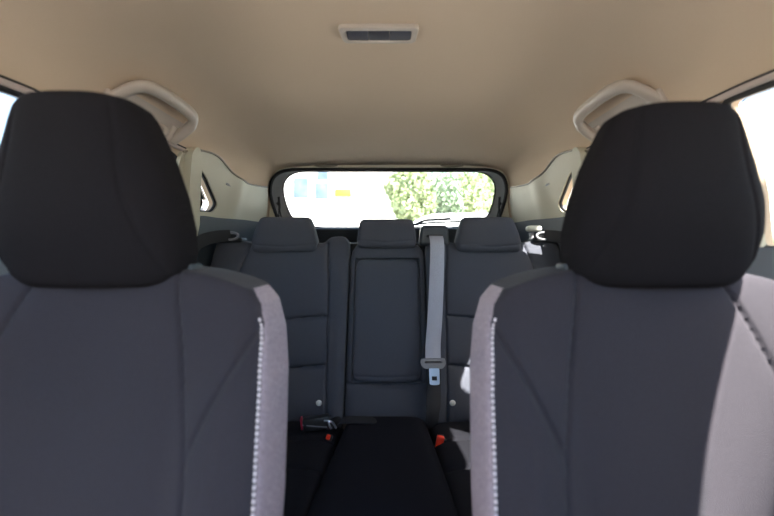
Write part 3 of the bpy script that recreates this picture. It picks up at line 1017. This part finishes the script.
# oval covers in the header
for sgn, lab in ((-1, 'oval cap in the header on the side of the blue windows'), (1, 'oval cap in the header on the side of the green trees')):
    bm = bmesh.new(); bmesh.ops.create_uvsphere(bm, u_segments=24, v_segments=10, radius=1)
    for v in bm.verts: v.co = Vector((v.co.x * .060 + sgn * .315, v.co.y * .012 + 1.958, v.co.z * .009 + .421))
    tag(link('header_cap', bm_mesh(bm), M['cap']), lab, 'cap', 'header caps')

# ---------------------------------------------------------------- dome lamp
dl = thing('dome_lamp', (-.018, .825, .445), 'flat rectangular lamp with smoked lens in the roof lining', 'ceiling lamp')
yl = .812; zl = .4495
def ring_prism(po, pi, z0, z1):
    n = len(po); V = []
    for (pp, z) in ((po, z0), (pi, z0 - .000), (po, z1), (pi, z1)): V += [(p[0], p[1], z) for p in pp]
    Fc = []
    for i in range(n):
        j = (i + 1) % n
        Fc += [(i, j, n + j, n + i), (2 * n + i, 3 * n + i, 3 * n + j, 2 * n + j), (i, 2 * n + i, 2 * n + j, j), (n + i, n + j, 3 * n + j, 3 * n + i)]
    bm = bmesh.new(); bm.from_mesh(py_mesh(V, Fc)); return bm_mesh(bm)
cxl = -.009
po = round_poly([(cxl - .082, yl - .030), (cxl + .082, yl - .030), (cxl + .076, yl + .030), (cxl - .076, yl + .030)], .012)
pi_ = round_poly([(cxl - .069, yl - .018), (cxl + .069, yl - .018), (cxl + .066, yl + .022), (cxl - .066, yl + .022)], .008)
bz = link('bezel', ring_prism(po, pi_, zl - .008, zl + .004), M['beige_plastic'], dl)
md = bz.modifiers.new('b', 'BEVEL'); md.width = .003; md.segments = 3; md.limit_method = 'ANGLE'
for nm, x0, x1, mm in (('lens', -.067, -.022, M['lens']), ('switch', -.0215, .0215, M['lens_dark']), ('lens', .022, .067, M['lens'])):
    box(nm, (cxl + (x0 + x1) / 2, yl + .003, zl - .002), (x1 - x0, .042, .006), mm, dl, .001)

# ---------------------------------------------------------------- grab handles
def handle(sgn, label, hook):
    t = thing('grab_handle', (sgn * .59, .98, .33), label, 'grab handle', 'grab handles')
    P = [(.602, .850, .318), (.574, .850, .336), (.545, .860, .356), (.530, .890, .368), (.526, .95, .372), (.526, 1.02, .371), (.527, 1.06, .368), (.532, 1.085, .362), (.546, 1.100, .348), (.572, 1.104, .328), (.600, 1.104, .308)]
    pts = smooth_path([(sgn * x, y, z) for x, y, z in P], 5)
    n = len(pts)
    ra = [(.011 + .005 * math.cos((i / (n - 1) - .5) * 2 * math.pi * 1.0) * -1 + .002) if False else .011 for i in range(n)]
    tube('grip', pts, [.0115 + .003 * (i > n * .78) for i in range(n)], M['beige_plastic'], t, seg=16, r2=.0155, ref=(sgn * .75, 0, .65))
    for y0 in (.855, 1.10):
        bm = bmesh.new(); add_box(bm, (sgn * .597, y0, .322), (.020, .046, .052), .008, Matrix.Rotation(sgn * math.radians(-28), 3, 'Y'), seg=3)
        link('mount', bm_mesh(bm), M['beige_plastic'], t)
    # recessed backing plate
    bp = round_poly([(.86, .310), (.86, .357), (1.145, .357), (1.145, .310)], .02)
    side_patch('backing_plate', bp, sgn, .004, .004, M['beige_plastic'], t, step=.015, bev=.002)
    if hook:
        tube('coat_hook', smooth_path([(sgn * .592, 1.02, .328), (sgn * .572, 1.018, .318), (sgn * .566, 1.016, .306), (sgn * .572, 1.014, .298), (sgn * .580, 1.014, .303)], 4), .006, M['beige_plastic'], t, seg=8)
handle(-1, 'beige grab handle with a small coat hook in its opening', True)
handle(1, 'beige grab handle without a coat hook', False)

# ---------------------------------------------------------------- outside of the car
wp = thing('rear_wiper', (.16, 2.24, .10), 'black wiper resting low on the rear window', 'wiper')
tube('arm', [(.08, Yr(.12) + .10, .118), (.20, Yr(.15) + .095, .165), (.34, Yr(.17) + .095, .172)], .007, M['rubber'], wp, seg=8)
tube('blade', [(.06, Yr(.135) + .085, .128), (.22, Yr(.155) + .082, .150), (.42, Yr(.168) + .082, .158)], .005, M['rubber'], wp, seg=8)
sp = thing('roof_spoiler', (0, 2.10, .44), 'white roof spoiler edge above the rear window', 'spoiler')
bm = bmesh.new(); add_box(bm, (0, 2.13, .463), (1.0, .20, .030), .010)
link('wing', bm_mesh(bm), M['paint'], sp)
for x in (-.20, .0):
    pass
bm = bmesh.new(); add_box(bm, (-.215, 2.10, .425), (.045, .03, .016), .005)
tube('washer_nozzle', [(-.232, 2.08, .428), (-.20, 2.08, .428)], .009, M['rubber'], sp)
for x0, s in ((-.30, 1), (.26, -1)):
    V = [(x0, 2.06, .448), (x0 + s * .16, 2.06, .448), (x0 + s * .15, 2.06, .425), (x0 + s * .04, 2.06, .436)]
    V += [(a, 2.14, c) for a, b, c in V]
    bm = bmesh.new(); bm.from_mesh(py_mesh(V, [(0, 1, 2, 3), (7, 6, 5, 4), (0, 4, 5, 1), (1, 5, 6, 2), (2, 6, 7, 3), (3, 7, 4, 0)]))
    link('bracket', bm_mesh(bm), M['paint'], sp)

GZ = -1.28
bm = bmesh.new(); add_box(bm, (0, 20, GZ - .1), (260, 260, .2))
tag(link('ground', bm_mesh(bm), M['asphalt']), 'pale sunlit paved ground', kind='structure')

# white building with blue windows
bd = thing('shop_building', (-3, 17, GZ), 'white building with blue windows and an orange sign, behind the rear glass', 'building')
bm = bmesh.new(); add_box(bm, (-4.8, 19, GZ + 3.2), (10.4, 6, 6.4)); link('wall', bm_mesh(bm), M['wall_white'], bd, smooth=False)
def bwin(x, z, sx, sz):
    f = box('window', (x, 15.97, z), (sx + .16, .10, sz + .16), M['wall_white'], bd, .01)
    box('pane', (x, 15.93, z), (sx, .05, sz), M['blue_glass'], f, .005)
for px0, px1, py0, py1 in ((294, 309, 178, 198), (316, 329, 183, 199), (318, 329, 172, 180)):
    k = 15.95 / F_PX
    bwin((px0 + px1) / 2 * k - 393 * k, (250 - (py0 + py1) / 2) * k, (px1 - px0) * k, (py1 - py0) * k)
box('sign_board', (-2.0, 15.9, 2.32), (.66, .12, .30), M['orange'], bd, .01)['label'] = 'small orange sign board'
bm = bmesh.new(); add_box(bm, (-4.8, 18.9, GZ + 6.5), (10.8, 6.4, .2)); link('roof', bm_mesh(bm), M['wall_white'], bd, smooth=False)

# trees
rnd = random.Random(5)
def tree(x, y, h, r, m, label, group, seed):
    rr = random.Random(seed)
    t = thing('tree', (x, y, GZ), label, 'tree', group)
    V, Fc = tube_geo([Vector((x, y, GZ)), Vector((x + .05, y, GZ + h * .3)), Vector((x, y + .05, GZ + h * .6))], [.16, .12, .06], 8)
    link('trunk', py_mesh(V, Fc), M['bark'], t)
    V, Fc = [], []
    for i in range(6500):
        th = rr.random() * 2 * math.pi; c = rr.uniform(-1, 1); s = math.sqrt(1 - c * c)
        lump = 1 + .22 * math.sin(3 * th + seed) * math.cos(4 * c + seed)
        q = r * lump * (rr.random() ** .35)
        p = Vector((x + q * s * math.cos(th), y + q * s * math.sin(th), GZ + h - r * 1.1 + q * c * 1.15))
        a = Vector((rr.uniform(-1, 1), rr.uniform(-1, 1), rr.uniform(-1, 1))).normalized()
        b = a.cross(Vector((rr.uniform(-1, 1), rr.uniform(-1, 1), rr.uniform(-1, 1)))).normalized()
        L = .095 * rr.uniform(.6, 1.3)
        k = len(V)
        V += [p - a * L, p + b * L * .45, p + a * L, p - b * L * .45]
        Fc.append((k, k + 1, k + 2, k + 3))
    link('foliage', py_mesh(V, Fc), m, t, smooth=False)
TR = [(.60, 13, 3.95, .78, 'leaf', 'loose light green tree next to the white building'), (1.9, 15.6, 4.35, .95, 'leaf_dark', 'darker green tree between two lighter ones'),
      (3.3, 18.2, 4.85, 1.15, 'leaf', 'light green tree seen above the parked white van'), (4.9, 20.8, 5.4, 1.3, 'leaf', 'light green tree nearest the window edge with the cord')]
for i, (x, y, h, r, m, lab) in enumerate(TR):
    tree(x, y, h, r, M[m], lab, 'trees behind the rear glass', 11 + i)

# parked white van (roof and bonnet show over the seats)
vn = thing('parked_van', (1.0, 6.4, GZ), 'white parked van in front of the green trees', 'van')
prof = round_poly([(-2.2, .35), (-2.2, .95), (-1.55, 1.12), (-.75, 1.80), (2.1, 1.84), (2.25, 1.6), (2.25, .35)], [.05, .15, .2, .25, .15, .1, .05], 5)
bm = bmesh.new()
a = [bm.verts.new((1.2 + p[0], 5.6, GZ + p[1])) for p in prof]; b = [bm.verts.new((1.2 + p[0], 7.3, GZ + p[1])) for p in prof]
bm.faces.new(a); bm.faces.new(b[::-1])
for i in range(len(a)): bm.faces.new((a[i], b[i], b[(i + 1) % len(a)], a[(i + 1) % len(a)]))
vb = link('body', bm_mesh(bm), M['paint'], vn)
md = vb.modifiers.new('b', 'BEVEL'); md.width = .08; md.segments = 4; md.limit_method = 'ANGLE'; md.angle_limit = math.radians(60)
for x0, x1 in ((.62, 1.55), (1.70, 2.5)):
    pv = [(x0 + (.0 if x0 > 1 else -.22), 1.12), (x0 + .25 * (x0 < 1), 1.62), (x1, 1.62), (x1, 1.12)]
    bm = bmesh.new(); a = [bm.verts.new((p[0], 5.585, GZ + p[1])) for p in pv]; b = [bm.verts.new((p[0], 5.62, GZ + p[1])) for p in pv]
    bm.faces.new(a); bm.faces.new(b[::-1])
    for i in range(4): bm.faces.new((a[i], b[i], b[(i + 1) % 4], a[(i + 1) % 4]))
    link('side_window', bm_mesh(bm), M['car_glass'], vn, smooth=False)
for x in (-.25, 2.65):
    for y in (5.68, 7.22):
        tube('wheel', [(x, y - .1, GZ + .33), (x, y + .1, GZ + .33)], .33, M['tyre'], vn, seg=24)

# view from the side windows: houses and hedges
def house(x, y, sx, sy, h, label):
    t = thing('house', (x, y, GZ), label, 'house', 'far houses')
    bm = bmesh.new(); add_box(bm, (x, y, GZ + h / 2), (sx, sy, h)); link('wall', bm_mesh(bm), M['wall_white'], t, smooth=False)
    V = [(x - sx / 2 - .3, y - sy / 2 - .3, GZ + h), (x + sx / 2 + .3, y - sy / 2 - .3, GZ + h), (x + sx / 2 + .3, y + sy / 2 + .3, GZ + h), (x - sx / 2 - .3, y + sy / 2 + .3, GZ + h), (x, y - sy / 2 - .3, GZ + h + 1.6), (x, y + sy / 2 + .3, GZ + h + 1.6)]
    link('roof', py_mesh(V, [(0, 1, 4), (1, 2, 5, 4), (2, 3, 5), (3, 0, 4, 5), (0, 3, 2, 1)]), M['roof_tile'], t, smooth=False)
    for k in (-1, 1):
        box('window', (x - sx / 2 - .02, y + k * sy * .22, GZ + h * .55), (.1, 1.0, 1.0), M['blue_glass'], t, .01)
        box('window', (x + k * sx * .22, y - sy / 2 - .02, GZ + h * .55), (1.0, .1, 1.0), M['blue_glass'], t, .01)
house(37, 38, 8, 7, 5.4, 'low white house with brown tiled roof, seen through the large side window')
house(50, 41, 8, 7, 5.8, 'second white house with brown roof, farther along the side window')
for i, (x, y, h, r) in enumerate(((24, 25, 2.3, 1.1), (27, 26, 2.6, 1.2))):
    tree(x, y, h, r, M['leaf_dark'], ('smaller' if i == 0 else 'taller') + ' round green bush in front of the far houses', 'bushes before the houses', 40 + i)
